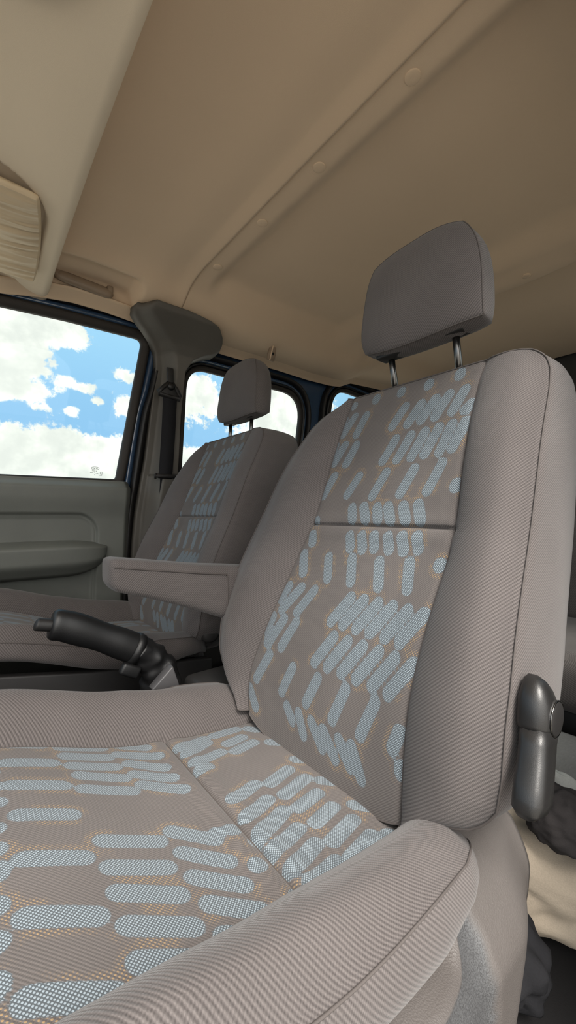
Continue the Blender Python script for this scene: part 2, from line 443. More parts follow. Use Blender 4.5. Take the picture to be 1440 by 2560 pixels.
def backrest_grid():
    z = np.unique(np.concatenate([-.335+.05*np.linspace(0, 1, 14)**1.6, np.linspace(-.285, .19, 105), -.0195+.011*np.linspace(-1, 1, 13), .231-.041*np.linspace(1, 0, 14)**1.6]))
    z = np.array([a for k_, a in enumerate(z) if k_ == 0 or a-z[k_-1] > .0007 or k_ == len(z)-1])
    nb, npan = 16, 86
    xo, xl, xr, xi = np.interp(z, *np.array(OR).T), np.interp(z, XRX, XRY), np.interp(z, XLX, XLY), np.interp(z, *np.array(OL).T)
    xi = np.maximum(xi, xr+.006); xo = np.minimum(xo, xl-.006)
    cols = []
    tb = np.linspace(0, 1, nb)
    for t in tb: cols.append(xo+(xl-xo)*t)
    for t in np.linspace(0, 1, npan)[1:]: cols.append(xl+(xr-xl)*t)
    for t in tb[1:]: cols.append(xr+(xi-xr)*t)
    X = np.array(cols); nu, nv = X.shape
    Zn = np.repeat(z[None], nu, 0)
    cen = 1-np.abs((X-.43)/.19)**3; cen = np.clip(cen, 0, 1)
    Z = Zn-.05*cen*S(-.17, -.335, Zn)
    Y = Yb(Z)
    amp = np.interp(z, *smooth_tab([(-.40, .006), (-.335, .017), (-.26, .031), (-.1, .042), (.1, .036), (.2, .020), (.231, .005), (.26, .0)], .06))[None]
    end = np.interp(z, *smooth_tab([(-.40, -.010), (-.335, .004), (-.26, .019), (-.1, .026), (.1, .020), (.2, .008), (.231, .001), (.26, .0)], .06))[None]
    tR = np.clip((xl[None]-X)/(xl-xo)[None], 0, 1); tL = np.clip((X-xr[None])/(xi-xr)[None], 0, 1)
    for t in (tR, tL):
        b = amp*(1-(1-np.clip(t/.62, 0, 1))**2)-(amp-end)*S(.62, 1.02, t)
        Y = Y+b
    pan = np.clip(1-np.abs((X-(xl+xr)[None]/2)/((xr-xl)[None]/2)), 0, 1)
    Y = Y-.006*S(0, .45, pan)*(1-S(.1, .2, Z))
    # seams: the two panel edges and the cross seam
    for e in (xl, xr): Y = Y-.0035*np.exp(-((X-e[None])/.0035)**2)
    inside = (X >= xl[None]-1e-6) & (X <= xr[None]+1e-6)
    Y = Y-.006*np.exp(-((Z+.0195)/.0026)**2)*inside+.0025*np.exp(-((Z+.033)/.010)**2)*inside+.0015*np.exp(-((Z+.008)/.008)**2)*inside
    F = np.stack([X, Y, Z], -1)
    # back sheet
    th = np.interp(z, [-.335, -.2, .1, .231], [.150, .158, .155, .12])[None]
    cx = .43; Xb = cx+(X-cx)*np.interp(z, [-.335, -.2, .15, .231], [.97, .97, .95, .9])[None]
    Bk = np.stack([Xb, Yb(Z)-th-.012*np.clip(1-((X-cx)/.25)**2, 0, 1), Z-.004], -1)
    uv = np.stack([X, Z*1.07], -1)
    ins = (slice(nb-1, nb-1+npan), slice(0, nv))
    return F, Bk, uv, ins, nb, npan

CZ = [(-.6, -.40), (-.45, -.378), (-.41, -.375), (-.24, -.353), (-.16, -.333), (-.08, -.302), (-.03, -.285), (.05, -.272), (.1, -.285), (.14, -.32)]
CZX, CZY = smooth_tab(CZ, .05)
def Zc(Y): return np.interp(Y, CZX, CZY)

def cushion_grid():
    y = np.unique(np.concatenate([np.linspace(-.46, .125, 150), -.243+.011*np.linspace(-1, 1, 13)]))
    y = np.array([a for k_, a in enumerate(y) if k_ == 0 or a-y[k_-1] > .0007 or k_ == len(y)-1])
    nb, npan = 18, 92
    xl = interp(y, [(-.5, .284), (-.41, .284), (-.24, .282), (-.17, .274), (-.1, .261), (-.055, .252), (.0, .245), (.13, .24)])
    xr = interp(y, [(-.5, .604), (-.3, .605), (-.1, .61), (.13, .615)])
    xo = interp(y, [(-.46, .300), (-.455, .276), (-.445, .250), (-.43, .226), (-.41, .205), (-.385, .191), (-.36, .182), (-.3, .175), (0, .172), (.08, .178), (.11, .19), (.125, .21)])
    xi = interp(y, [(-.46, .628), (-.44, .655), (-.40, .682), (-.34, .692), (0, .694), (.08, .688), (.11, .676), (.125, .655)])
    tb = np.linspace(0, 1, nb); cols = []
    for t in tb: cols.append(xo+(xl-xo)*t)
    for t in np.linspace(0, 1, npan)[1:]: cols.append(xl+(xr-xl)*t)
    for t in tb[1:]: cols.append(xr+(xi-xr)*t)
    X = np.array(cols); nu, nv = X.shape
    Yg = np.repeat(y[None], nu, 0); Z = Zc(Yg)
    amp = interp(y, [(-.46, .030), (-.38, .052), (-.2, .060), (-.05, .052), (.05, .045), (.125, .02)])[None]
    end = interp(y, [(-.46, .008), (-.38, .046), (-.3, .048), (-.2, .034), (-.05, .022), (.05, .02), (.125, .0)])[None]
    for e, o in ((xl, xo), (xr, xi)):
        t = np.clip((X-e[None])/(o-e)[None], 0, 1)
        Z = Z+amp*(1-(1-np.clip(t/.66, 0, 1))**2)-(amp-end)*S(.66, 1.02, t)
    for e in (xl, xr): Z = Z-.004*np.exp(-((X-e[None])/.004)**2)
    inside = (X >= xl[None]-1e-6) & (X <= xr[None]+1e-6)
    ys = -.243
    Z = Z-.006*np.exp(-((Yg-ys)/.003)**2)*inside+.003*np.exp(-((Yg-ys-.016)/.011)**2)*inside+.003*np.exp(-((Yg-ys+.016)/.011)**2)*inside
    F = np.stack([X, Yg, Z], -1)
    cx = .434
    Bk = np.stack([cx+(X-cx)*.985, Yg, np.minimum(Zc(Yg)+.002-.014*S(-.37, -.30, Yg), Z-.03)-.02*S(.05, .125, Yg)], -1)
    uv = np.stack([X, -Yg], -1)
    return F, Bk, uv, (slice(nb-1, nb-1+npan), slice(0, nv))

def headrest_grid():
    nu, nv = 46, 36
    u = np.linspace(-1, 1, nu)[:, None]; w = np.linspace(-1, 1, nv)[None]
    # square -> rounded square
    k = .09
    uu = u*np.sqrt(np.clip(1-k*w*w, 0, 1)) ; ww = w*np.sqrt(np.clip(1-k*u*u, 0, 1))
    cx = .387
    near = .108-.016*ww-.004*ww*ww-.020*np.clip(ww, 0, 1)**3; away = .114-.002*ww-.006*np.clip(-ww, 0, 1)**3
    half = np.where(uu < 0, near, away)
    X = cx+uu*half
    Z = .377+ww*.091+.008*(1-uu**2)*np.clip(ww, 0, 1)+.012*np.clip(uu, 0, 1)**3*np.clip(-ww, 0, 1)**3+.006*np.clip(uu, 0, 1)**2*np.clip(ww, 0, 1)**3
    Y = -.566-(Z-.27)*.16-.012*np.abs(uu)**4-.014*np.abs(ww)**4+.004
    F = np.stack([X, Y, Z], -1)
    Bk = np.stack([cx+uu*half*.84, -.645-(Z-.27)*.12-.012*(1-uu**2)*(1-ww**2), .377+ww*.080], -1)
    uv = np.stack([X, Z], -1)
    return F, Bk, uv

def sh(a, d): return np.asarray(a, float)+np.array(d, float)

def make_seat(name, label, d, dcush, dhead, near):
    root = thing(name, (.43+d[0], -.40+d[1], -H), label, 'car seat', 'front seats')
    # backrest
    F, Bk, uv, ins, nb, npan = backrest_grid()
    F = sh(F, d); Bk = sh(Bk, d); nu, nv = F.shape[:2]
    V, f, UV, loop = pillow(F, Bk, uv, K=10, bulge=.012)
    n = len(V); mask = np.ones((nu-1, nv-1), bool); mask[nb-1:nb-1+npan-1, :] = False
    f2 = grid_faces(nu, nv, mask, n)
    V2, f3, UV2 = compact(np.vstack([V, F.reshape(-1, 3)]), f+f2, np.vstack([UV, uv.reshape(-1, 2)]))
    back = mk('backrest', V2, f3, M['twill'], root, uv=UV2, weld=True)
    P = F[ins].reshape(-1, 3); a, b = F[ins].shape[:2]; U = uv[ins].reshape(-1, 2)
    lo = lozenges(U[:, 0], U[:, 1]/1.07, BACKCAPS, .0092)
    pn = mk('center_panel', P, grid_faces(a, b), M['insert'], back, uv=U, attr={'lozenge': lo})
    tag(pn, 'backrest center panel woven with pale blue lozenges')
    sm = MB(); j0 = int(np.argmin(np.abs(F[nb, :, 2]-d[2]+.0195)))
    for i in (nb-1, nb-1+npan-1): sm.add(*tube([F[i, j]+np.array([0, .0003, 0]) for j in range(0, nv, 2)], .0011, 6))
    sm.add(*tube([F[i, j0]+np.array([0, .0005, 0]) for i in range(nb-1, nb-1+npan, 2)], .0009, 6))
    sm.build('seam', M['stitch'], back)
    lp = [np.array(p)+np.array([0, .0005, 0]) for p in loop[::2]]
    v, q = tube(lp, .0012, 6, closed=True); mk('piping', v, q, M['stitch'], back)
    # cushion
    F, Bk, uv, ins = cushion_grid(); dc = np.array(d)+np.array(dcush)
    F = sh(F, dc); Bk = sh(Bk, dc); nu, nv = F.shape[:2]
    V, f, UV, loop = pillow(F, Bk, uv, K=10, bulge=.010)
    n = len(V); mask = np.ones((nu-1, nv-1), bool); mask[ins[0].start:ins[0].stop-1, :] = False
    V2, f3, UV2 = compact(np.vstack([V, F.reshape(-1, 3)]), f+grid_faces(nu, nv, mask, n), np.vstack([UV, uv.reshape(-1, 2)]))
    cu = mk('seat_cushion', V2, f3, M['twill'], root, uv=UV2, weld=True)
    P = F[ins].reshape(-1, 3); a, b = F[ins].shape[:2]; U = uv[ins].reshape(-1, 2)
    lo = lozenges(U[:, 0], -U[:, 1], CUSHCAPS, .0100)
    pn = mk('center_panel', P, grid_faces(a, b), M['insert'], cu, uv=U, attr={'lozenge': lo})
    tag(pn, 'cushion center panel woven with pale blue lozenges')
    sm = MB(); j0 = int(np.argmin(np.abs(F[30, :, 1]-dc[1]+.243))); i0, i1 = ins[0].start, ins[0].stop-1
    for i in (i0, i1): sm.add(*tube([F[i, j]+np.array([0, 0, .0002]) for j in range(0, nv, 2)], .0010, 6))
    sm.add(*tube([F[i, j0]+np.array([0, 0, .0004]) for i in range(i0, i1+1, 2)], .0012, 6))
    sm.build('seam', M['stitch'], cu)
    v, q = tube([np.array(p)+np.array([0, 0, .0003]) for p in loop[::2]], .0011, 6, closed=True); mk('piping', v, q, M['stitch'], cu)
    # headrest
    F, Bk, uv = headrest_grid(); dh = np.array(d)+np.array(dhead)
    F = sh(F, dh); Bk = sh(Bk, dh); nu, nv = F.shape[:2]
    V, f, UV, loop = pillow(F, Bk, uv, K=12, bulge=.010, ease=.9)
    n = len(V)
    hr = mk('headrest', np.vstack([V, F.reshape(-1, 3)]), f+grid_faces(nu, nv, None, n), M['twill'], root, uv=np.vstack([UV, uv.reshape(-1, 2)]), weld=True)
    v, q = tube(loop[::1], .0009, 6, closed=True); mk('piping', v, q, M['stitch'], hr)
    sl = MB(); sl.add(*rbox(sh((.390, -.606, .2885), dh), (.165, .030, .010), .003)); sl.build('post_slot', M['black'], hr)
    for x in (.328, .452):
        top = sh((x, -.608, .300), dh); bot = sh((x+.006, -.640, .200), d)
        v, q = tube([bot, (top+bot)/2, top], .0058, 14); mk('headrest_post', v, q, M['steel'], hr)
        g = sh((x+.004, -.634, .226), d)
        v, q = tube([g+np.array([0, 0, -.01]), g+np.array([0, 0, .006]), g+np.array([0, 0, .010])], [.015, .014, .009], 16); mk('post_guide', v, q, M['black'], hr)
    # base pedestal
    b = MB(); c = sh((.43, -.17, -.54), d)
    b.add(*rbox(c, (.40, .42, .28), .02, 3)); b.add(*rbox(sh((.43, -.40, -.50), d), (.36, .12, .20), .02, 3))
    b.build('seat_base', M['dark'], root)
    return root, back, cu

driver, driver_back, driver_cushion = make_seat('front_seat', 'large grey cloth front seat nearest the camera with blue lozenge panels and an armrest', (0, 0, 0), (0, 0, 0), (0, 0, 0), True)
passenger, passenger_back, passenger_cushion = make_seat('front_seat', 'grey cloth front seat beside the far door, beyond the hand brake', (.69, -.04, .012), (0, 0, .022), (0, -.035, -.004), False)

# armrest on the inboard side of the near seat
def armrest():
    nu, nv = 12, 34
    y = np.unique(np.concatenate([np.linspace(-.186, -.47, nv-10), np.linspace(-.186, -.20, 11)]))[::-1]; nv = len(y)
    top = interp(y, [(-.186, -.072), (-.25, -.081), (-.35, -.096), (-.47, -.108)])
    bot = interp(y, [(-.186, -.122), (-.20, -.132), (-.25, -.148), (-.33, -.178), (-.40, -.208), (-.47, -.214)])
    # cap the nose
    e = np.clip((y+.186)/-.014, 0, 1); e = np.sqrt(1-(1-e)**2); mid = (top*.55+bot*.45)
    top = mid+(top-mid)*(.68+.32*e); bot = mid+(bot-mid)*(.68+.32*e)
    half = .033*(.55+.45*e)+.004*S(-.25, -.4, y)
    loops = []
    m = 28
    V = []; f = []
    for j in range(nv):
        for k in range(m):
            q = 2*PI*k/m; c, s = math.cos(q), math.sin(q)
            p = 4.2
            cx = math.copysign(abs(c)**(2/p), c); sz = math.copysign(abs(s)**(2/p), s)
            zz = (top[j]+bot[j])/2+sz*(top[j]-bot[j])/2
            V.append((.722+cx*half[j], y[j], zz))
    for j in range(nv-1):
        for k in range(m): f.append((j*m+k, j*m+(k+1) % m, (j+1)*m+(k+1) % m, (j+1)*m+k))
    f.append(tuple(range(m))); f.append(tuple((nv-1)*m+k for k in range(m))[::-1])
    uv = np.array([(p[1], p[2]+p[0]) for p in V])
    a = mk('armrest', V, f, M['twill'], driver, uv=uv)
    seam = [(.6885-(.0 if t < .9 else 0), y_, interp(y_, [(-.186, -.087), (-.25, -.097), (-.35, -.112), (-.40, -.118)])) for t, y_ in ((t, -.192-.208*t) for t in np.linspace(0, 1, 24))]
    seam = [(.722-.0335*(.55+.45*math.sqrt(max(0, 1-(1-min(1, (-.186-p[1])/.014))**2)))-.004*float(S(-.25, -.4, p[1])), p[1], p[2]) for p in seam]
    seam += [(.6845, -.402, z_) for z_ in np.linspace(-.125, -.198, 10)]
    v, q = tube(seam, .0014, 6); mk('piping', v, q, M['stitch'], a)
    v, q = tube([(.70, -.45, -.17), (.66, -.46, -.17)], .03, 20); mk('armrest_hinge', v, q, M['dark'], a)
armrest()

# grained plastic shield along the outer side of the near seat
def side_shield():
    ny, nz = 110, 84
    YR = [(-.28, -.47), (-.31, -.497), (-.346, -.519), (-.381, -.538), (-.446, -.523), (-.486, -.505), (-.523, -.485), (-.554, -.463), (-.66, -.42)]
    V = np.zeros((ny, nz, 3)); A = np.zeros((ny, nz))
    for i in range(ny):
        s = i/(ny-1); yn = .10-.62*s
        zt = float(Zc(yn))+.003-.014*float(S(-.37, -.30, yn))+.028*float(S(-.30, -.37, yn))+.040*float(S(-.385, -.43, yn))
        for j in range(nz):
            t = (j/(nz-1))**1.25; z = zt+(-.655-zt)*t
            y = .10+(interp(z, YR)-.10)*s
            e = interp(z, YR)
            x = .160-.007*S(-.36, -.31, y)+.030*S(e+.10, e, y)                                  # turns in at the rear edge
            x += .056*S(-.43, -.325, z)*S(-.27, -.39, y)+.040*S(.035, 0, t)*(1-S(-.33, -.39, y))
            # scoop below the rim, open towards the front
            a, b = y+.377, (zt-.006)-z
            r = .035; qx, qz = r-a, r-b
            d = r-math.hypot(qx, qz) if (qx > 0 and qz > 0) else min(a, b)
            if yn < -.40: d = min(d, a)
            k = float(S(-.001, .010, d)); A[i, j] = float(S(.002, .006, d))
            x += .006*k-.002*math.exp(-((d+.004)/.003)**2)*S(-.36, -.33, y)
            V[i, j] = (x, y, z)
    F = V.reshape(-1, 3); n = len(F)
    B = F.copy(); B[:, 0] = B[:, 0]+.010
    f = grid_faces(ny, nz); VV = np.vstack([F, B]); f += [tuple(i+n for i in q) for q in grid_faces(ny, nz)]
    bd = [i*nz+j for i, j in border(ny, nz)]
    for k in range(len(bd)):
        a, b = bd[k], bd[(k+1) % len(bd)]; f.append((a, b, b+n, a+n))
    mk('side_shield', VV, f, M['shieldm'], driver, attr={'scoop': np.concatenate([A.ravel(), A.ravel()*0])})
side_shield()

# recliner lever on the near seat
def lever():
    def sect(path, name, mat, parent, m=20, p=3.2):
        V = []; f = []
        for (y, z, wy, wx, x) in path:
            for k in range(m):
                q = 2*PI*k/m; c, s = math.cos(q), math.sin(q)
                V.append((x+math.copysign(abs(s)**(2/p), s)*wx, y+math.copysign(abs(c)**(2/p), c)*wy*.97, z+math.copysign(abs(c)**(2/p), c)*wy*.25))
        n = len(path)
        for j in range(n-1):
            for k in range(m): f.append((j*m+k, j*m+(k+1) % m, (j+1)*m+(k+1) % m, (j+1)*m+k))
        f.append(tuple(range(m))[::-1]); f.append(tuple((n-1)*m+k for k in range(m)))
        return mk(name, V, f, mat, parent)
    hub = [(-.430, -.156, .004, .004, .152), (-.429, -.160, .010, .009, .150), (-.428, -.167, .016, .012, .148), (-.427, -.178, .021, .015, .147), (-.426, -.190, .0235, .016, .146), (-.424, -.199, .0235, .016, .146), (-.423, -.204, .0225, .015, .146)]
    lv = sect(hub, 'recliner_lever', M['lever'], driver, p=2.6)
    hnd = [(-.423, -.201, .0215, .0135, .1445), (-.415, -.212, .0195, .013, .143), (-.406, -.225, .0185, .013, .141), (-.394, -.239, .0185, .0135, .139), (-.388, -.249, .0185, .0135, .138), (-.383, -.257, .0165, .012, .1385), (-.380, -.262, .011, .007, .139)]
    sect(hnd, 'handle', M['lever'], lv)
    v, q = tube([(.140, -.427, -.190), (.1315, -.427, -.190), (.130, -.427, -.190)], [.0165, .0165, .0145], 24); mk('pivot_cap', v, q, M['black'], lv)
    ring = [(.131, -.427+math.cos(a)*.0162, -.190+math.sin(a)*.0162) for a in np.linspace(0, 2*PI, 28, endpoint=False)]
    v, q = tube(ring, .0008, 6, closed=True); mk('cap_rim', v, q, M['steel'], lv)
lever()

# lumbar knob on the inboard side of the far seat
v, q = tube([(.905, -.468, -.288), (.885, -.466, -.289), (.872, -.465, -.290), (.866, -.465, -.290)], [.020, .024, .023, .016], 24)
kn = mk('adjuster_knob', v, q, M['dark'], passenger)
v, q = tube([(.90, -.47, -.25), (.89, -.49, -.20), (.90, -.52, -.16)], .008, 10); mk('belt_stalk', v, q, M['black'], passenger)

# far cushion's inboard side, coloured black to stand for the shade there
v, q = prism([(.06, -.268), (-.20, -.318), (-.47, -.350), (-.47, -.66), (.06, -.66)], lambda a, b, s: (.872+.02*s, a, b), .004); mk('shaded_side', v, q, M['black'], passenger)

# ------------------------------------------------------------------ body shell
CXM = 0.77                                            # centre plane of the vehicle
def XS(z): return 1.50-.12*(z-.1056)
def far(y, z, inb=0.): return (XS(z)-inb, y, z)
def nearside(y, z, inb=0.): return (2*CXM-.15-XS(z)+inb, y, z)

WIN = {
 1: [(-.492, .620, .022), (-.419, .124, .012), (.62, .116, .05), (.30, .575, .08), (-.02, .604, .3), (-.25, .616, .3)],
 2: [(-.668, .566, .085), (-.664, .10, .06), (-1.225, .10, .08), (-1.250, .560, .115)],
 3: [(-1.452, .640, .11), (-1.44, .14, .08), (-2.02, .16, .08), (-2.02, .60, .10)]}

def inside_poly(y, z, P):
    c = False; n = len(P)
    for i in range(n):
        a, b = P[i], P[i-1]
        if (a[1] > z) != (b[1] > z) and y < (b[0]-a[0])*(z-a[1])/(b[1]-a[1])+a[0]: c = not c
    return c

def body_side(name, fn, wins, ylo, yhi, label=None):
    Ps = [offset_loop(resample(ringloop(WIN[k]), .02), .036) for k in wins]
    ys = np.arange(ylo, yhi, .0125); zs = np.arange(-.68, .78, .0125)
    mask = np.ones((len(ys)-1, len(zs)-1), bool)
    for i in range(len(ys)-1):
        for j in range(len(zs)-1):
            y, z = ys[i]+.00625, zs[j]+.00625
            if any(inside_poly(y, z, P) for P in Ps): mask[i, j] = False
    V = [fn(y, z, -.03) for y in ys for z in zs]
    f = grid_faces(len(ys), len(zs), mask)
    V2, f2 = compact(V, f)
    o = mk(name, V2, f2, M['blue'])
    md = o.modifiers.new('solid', 'SOLIDIFY'); md.thickness = .02; md.offset = -1 if fn is far else 1
    tag(o, kind='structure'); return o
wall_far = body_side('wall_right', far, (1, 2, 3), -2.35, 1.0)
wall_near = body_side('wall_left', nearside, (2, 3), -2.35, -.62)

def window(name, fn, k, paint_ring=True, front=False):
    """glass pane with its weatherstrip, painted jamb and aperture seal as parts"""
    P = resample(ringloop(WIN[k]), .02)
    n = len(P); c = np.mean(P, 0)
    V = [fn(p[0], p[1], .0) for p in offset_loop(P, .012)]+[fn(p[0], p[1], -.004) for p in offset_loop(P, .012)]
    f = [tuple(range(n))[::-1], tuple(range(n, 2*n))]+[(i, (i+1) % n, n+(i+1) % n, n+i) for i in range(n)]
    g = mk(name, V, f, M['glass'], smooth=False); tag(g, kind='structure')
    def ring(nm, prof, mat, base=0.):
        v, q = sweep_ring(offset_loop(P, base), prof, fn); return mk(nm, v, q, mat, g)
    if k == 1:
        ring('weatherstrip', [(0, -.006), (0, .006), (.004, .013), (.020, .018), (.029, .014), (.031, -.02)], M['seal'])
        # jamb and seal run along the top, round the rear corner and on down the pillar
        top = [np.array(p) for p in ringloop(WIN[1])]
        i0 = max(range(len(top)), key=lambda k: -top[k][0]-top[k][1]*.5)
        rear = [np.array((-.447, .36)), np.array((-.419, .124)), np.array((-.408, .04)), np.array((-.402, -.08)), np.array((-.398, -.30)), np.array((-.396, -.58))]
        crv = [np.array(p[:2]) for p in smooth_path([(a, b, 0) for a, b in ((.30, .575), (.14, .591), (-.02, .601), (-.13, .607), (-.25, .613), (-.36, .6165), (-.440, .618))], 50)]
        arc = [np.array((-.466+.026*math.cos(a)*1.0-.0, .592+.026*math.sin(a))) for a in np.linspace(PI/2, PI*.96, 10)]
        dn = [np.array(p[:2]) for p in smooth_path([(-.4905, .580, 0), (-.470, .46, 0)]+[(p[0], p[1], 0) for p in rear], 70)]
        path = crv+arc+dn
        v, q = sweep_open(path, [(-.030, -.02), (-.030, .000), (-.035, .010), (-.041, .012), (-.055, .002), (-.058, -.02)], far); mk('painted_jamb', v, q, M['blue'], g)
        v, q = sweep_open(path, [(-.054, -.02), (-.054, .020), (-.058, .030), (-.065, .030), (-.070, .022), (-.082, .008), (-.082, -.02)], far); mk('aperture_seal', v, q, M['black'], g)
    else:
        ring('weatherstrip', [(0, -.006), (0, .008), (.004, .014), (.016, .014), (.019, .006), (.019, -.02)], M['seal'])
        ring('glass_trim', [(.018, -.02), (.018, .006), (.022, .016), (.028, .016), (.032, .004), (.032, -.02)], M['leather'])
        ring('painted_jamb', [(.031, -.02), (.031, -.002), (.036, .004), (.046, .004), (.050, -.02)], M['blue'])
        ring('aperture_seal', [(.049, -.02), (.049, .014), (.053, .024), (.062, .024), (.066, .014), (.066, -.02)], M['black'])
    return g
w1 = window('window_1', far, 1); w2 = window('window_2', far, 2); w3 = window('window_3', far, 3)
w4 = window('window_4', nearside, 2); w5 = window('window_5', nearside, 3)

# printed maker's mark in the lower rear corner of the door glass
mb = MB()
def onglass(y, z): return far(y, z, .0012)
cy, cz = -.352, .158
ring = [onglass(cy+math.cos(a)*.0125, cz+math.sin(a)*.0048) for a in np.linspace(0, 2*PI, 28, endpoint=False)]
mb.add(*tube(ring, .0007, 5, closed=True))
pen = [onglass(cy+.0085-.017*t, cz+.0016*math.sin(t*14)) for t in np.linspace(0, 1, 26)]
mb.add(*tube(pen, .0008, 5))
def dash(y0, y1, z): mb.add(*tube([onglass(y0, z), onglass((y0+y1)/2, z), onglass(y1, z)], .0008, 5))
for y0, y1, z in ((-.342, -.352, .149), (-.354, -.358, .149), (-.336, -.345, .142), (-.348, -.352, .142), (-.354, -.362, .1405), (-.350, -.352, .136), (-.366, -.374, .1345)): dash(y0, y1, z)
ring = [onglass(-.372+math.cos(a)*.0042, .1425+math.sin(a)*.0042) for a in np.linspace(0, 2*PI, 20, endpoint=False)]
mb.add(*tube(ring, .0006, 5, closed=True))
dash(-.370, -.374, .1425)
mk_ = mb.build('glass_marking', M['mark'], w1)

# ------------------------------------------------------------------ far door trim
def door():
    ys = np.concatenate([np.linspace(-.462, -.30, 60), np.linspace(-.295, .75, 90)]); zs = np.concatenate([np.linspace(-.60, -.24, 24), np.linspace(-.235, .10, 84), .10+.014*np.sin(np.linspace(0, PI/2, 8))[1:]])
    V = []
    for y in ys:
        for z in zs:
            # recessed field below the crease with a rounded rear corner
            dy, dz = y+.355, .004-z
            r = .07; qx, qz = r-dy, r-dz
            dist = (r-math.hypot(max(qx, 0), max(qz, 0))) if (qx > 0 or qz > 0) else min(dy, dz)
            if not (qx > 0 and qz > 0): dist = min(dy, dz)
            rec = float(S(-.001, .007, dist))
            x = .060-.018*rec+.003*math.exp(-((dist-.011)/.004)**2)
            x += .012*S(-.02, .06, z)-.030*S(.085, .114, z)*1.0           # shoulder rolls to the glass
            x -= .035*S(-.436, -.466, y)
            x -= .016*S(-.17, -.26, z)
            V.append(far(y, z, x))
    f = grid_faces(len(ys), len(zs))
    d = mk('door_1', V, f, M['door']); tag(d, kind='structure')
    solid(d, .02, (1, 0, 0))
    # long bulging armrest pocket
    ny, nt = 70, 30; V = []
    for y in np.linspace(-.392, .60, ny):
        e = 1-np.clip((-.25-y)/.142, 0, 1)**2.2
        zt = -.086-.022*(1-e); zb = zt-.005-.118*math.sqrt(max(e, 0))
        dep = .072*math.sqrt(max(e, 0))**.8
        for k in range(nt):
            t = k/(nt-1); z = zt+(zb-zt)*t
            prof = (1-(1-min(t/.20, 1))**2.2)*(1-.55*S(.55, 1., t))*math.sqrt(max(0, 1-S(.88, 1.0, t)))
            V.append(far(y, z, .040+dep*prof))
    p = mk('armrest_pocket', V, grid_faces(ny, nt), M['door'], d)
    return d
door()

# ------------------------------------------------------------------ B pillar trims
PL = [(.684, -.432), (.672, -.421), (.655, -.424), (.64, -.446), (.625, -.474), (.605, -.505), (.578, -.528), (.53, -.536), (.40, -.528), (.20, -.512), (.12, -.500), (.0, -.484), (-.10, -.478), (-.60, -.47)]
PR = [(.684, -.585), (.680, -.640), (.674, -.690), (.662, -.730), (.645, -.752), (.63, -.760), (.612, -.758), (.598, -.742), (.585, -.700), (.565, -.662), (.52, -.634), (.36, -.626), (.14, -.626), (-.6, -.62)]
PX = [(-.6, .040), (.14, .030), (.40, .028), (.52, .030), (.57, .036), (.60, .055), (.64, .095), (.665, .122), (.70, .130)]
def pillar(fn, name, label):
    zs = np.unique(np.concatenate([np.linspace(-.60, .13, 30), np.linspace(.13, .683, 120), [.1401, .1419, .1440]])); nu = 46
    V = []
    yl = interp(zs, PL); yr = interp(zs, PR)
    ker = np.hanning(9); ker /= ker.sum()
    for i, z in enumerate(zs):
        a, b = yl[i], yr[i]
        for k in range(nu):
            t = k/(nu-1); y = a+(b-a)*t
            edge = 1-max(0, 1-t/.03)**2-max(0, 1-(1-t)/.03)**2
            x = float(interp(z, PX))-.030+.030*edge
            # dark crown swells inwards above and behind the light front flank
            sw = S(.012, .052, (a-y)-.012*(1-S(.50, .66, z)))
            x += .052*sw*(1-.6*S(.93, 1., t))
            groove = math.exp(-((z-.142)/.0018)**2)*S(.18, .24, t); x -= .012*groove
            x += .008*S(.146, .138, z)*S(.16, .22, t)
            V.append(fn(y, z, x))
    o = mk(name, V, grid_faces(len(zs), nu), M['pillar'])
    tag(o, label, 'pillar trim')
    solid(o, .012, (1, 0, 0) if fn is far else (-1, 0, 0))
    return o
pf = pillar(far, 'pillar_trim', 'dark grey trim on the pillar behind the far door, carrying a seat belt')
pn = pillar(lambda y, z, x: nearside(y, z, x+.035), 'pillar_trim', 'dark pillar trim in the top right corner, above the near front seat')

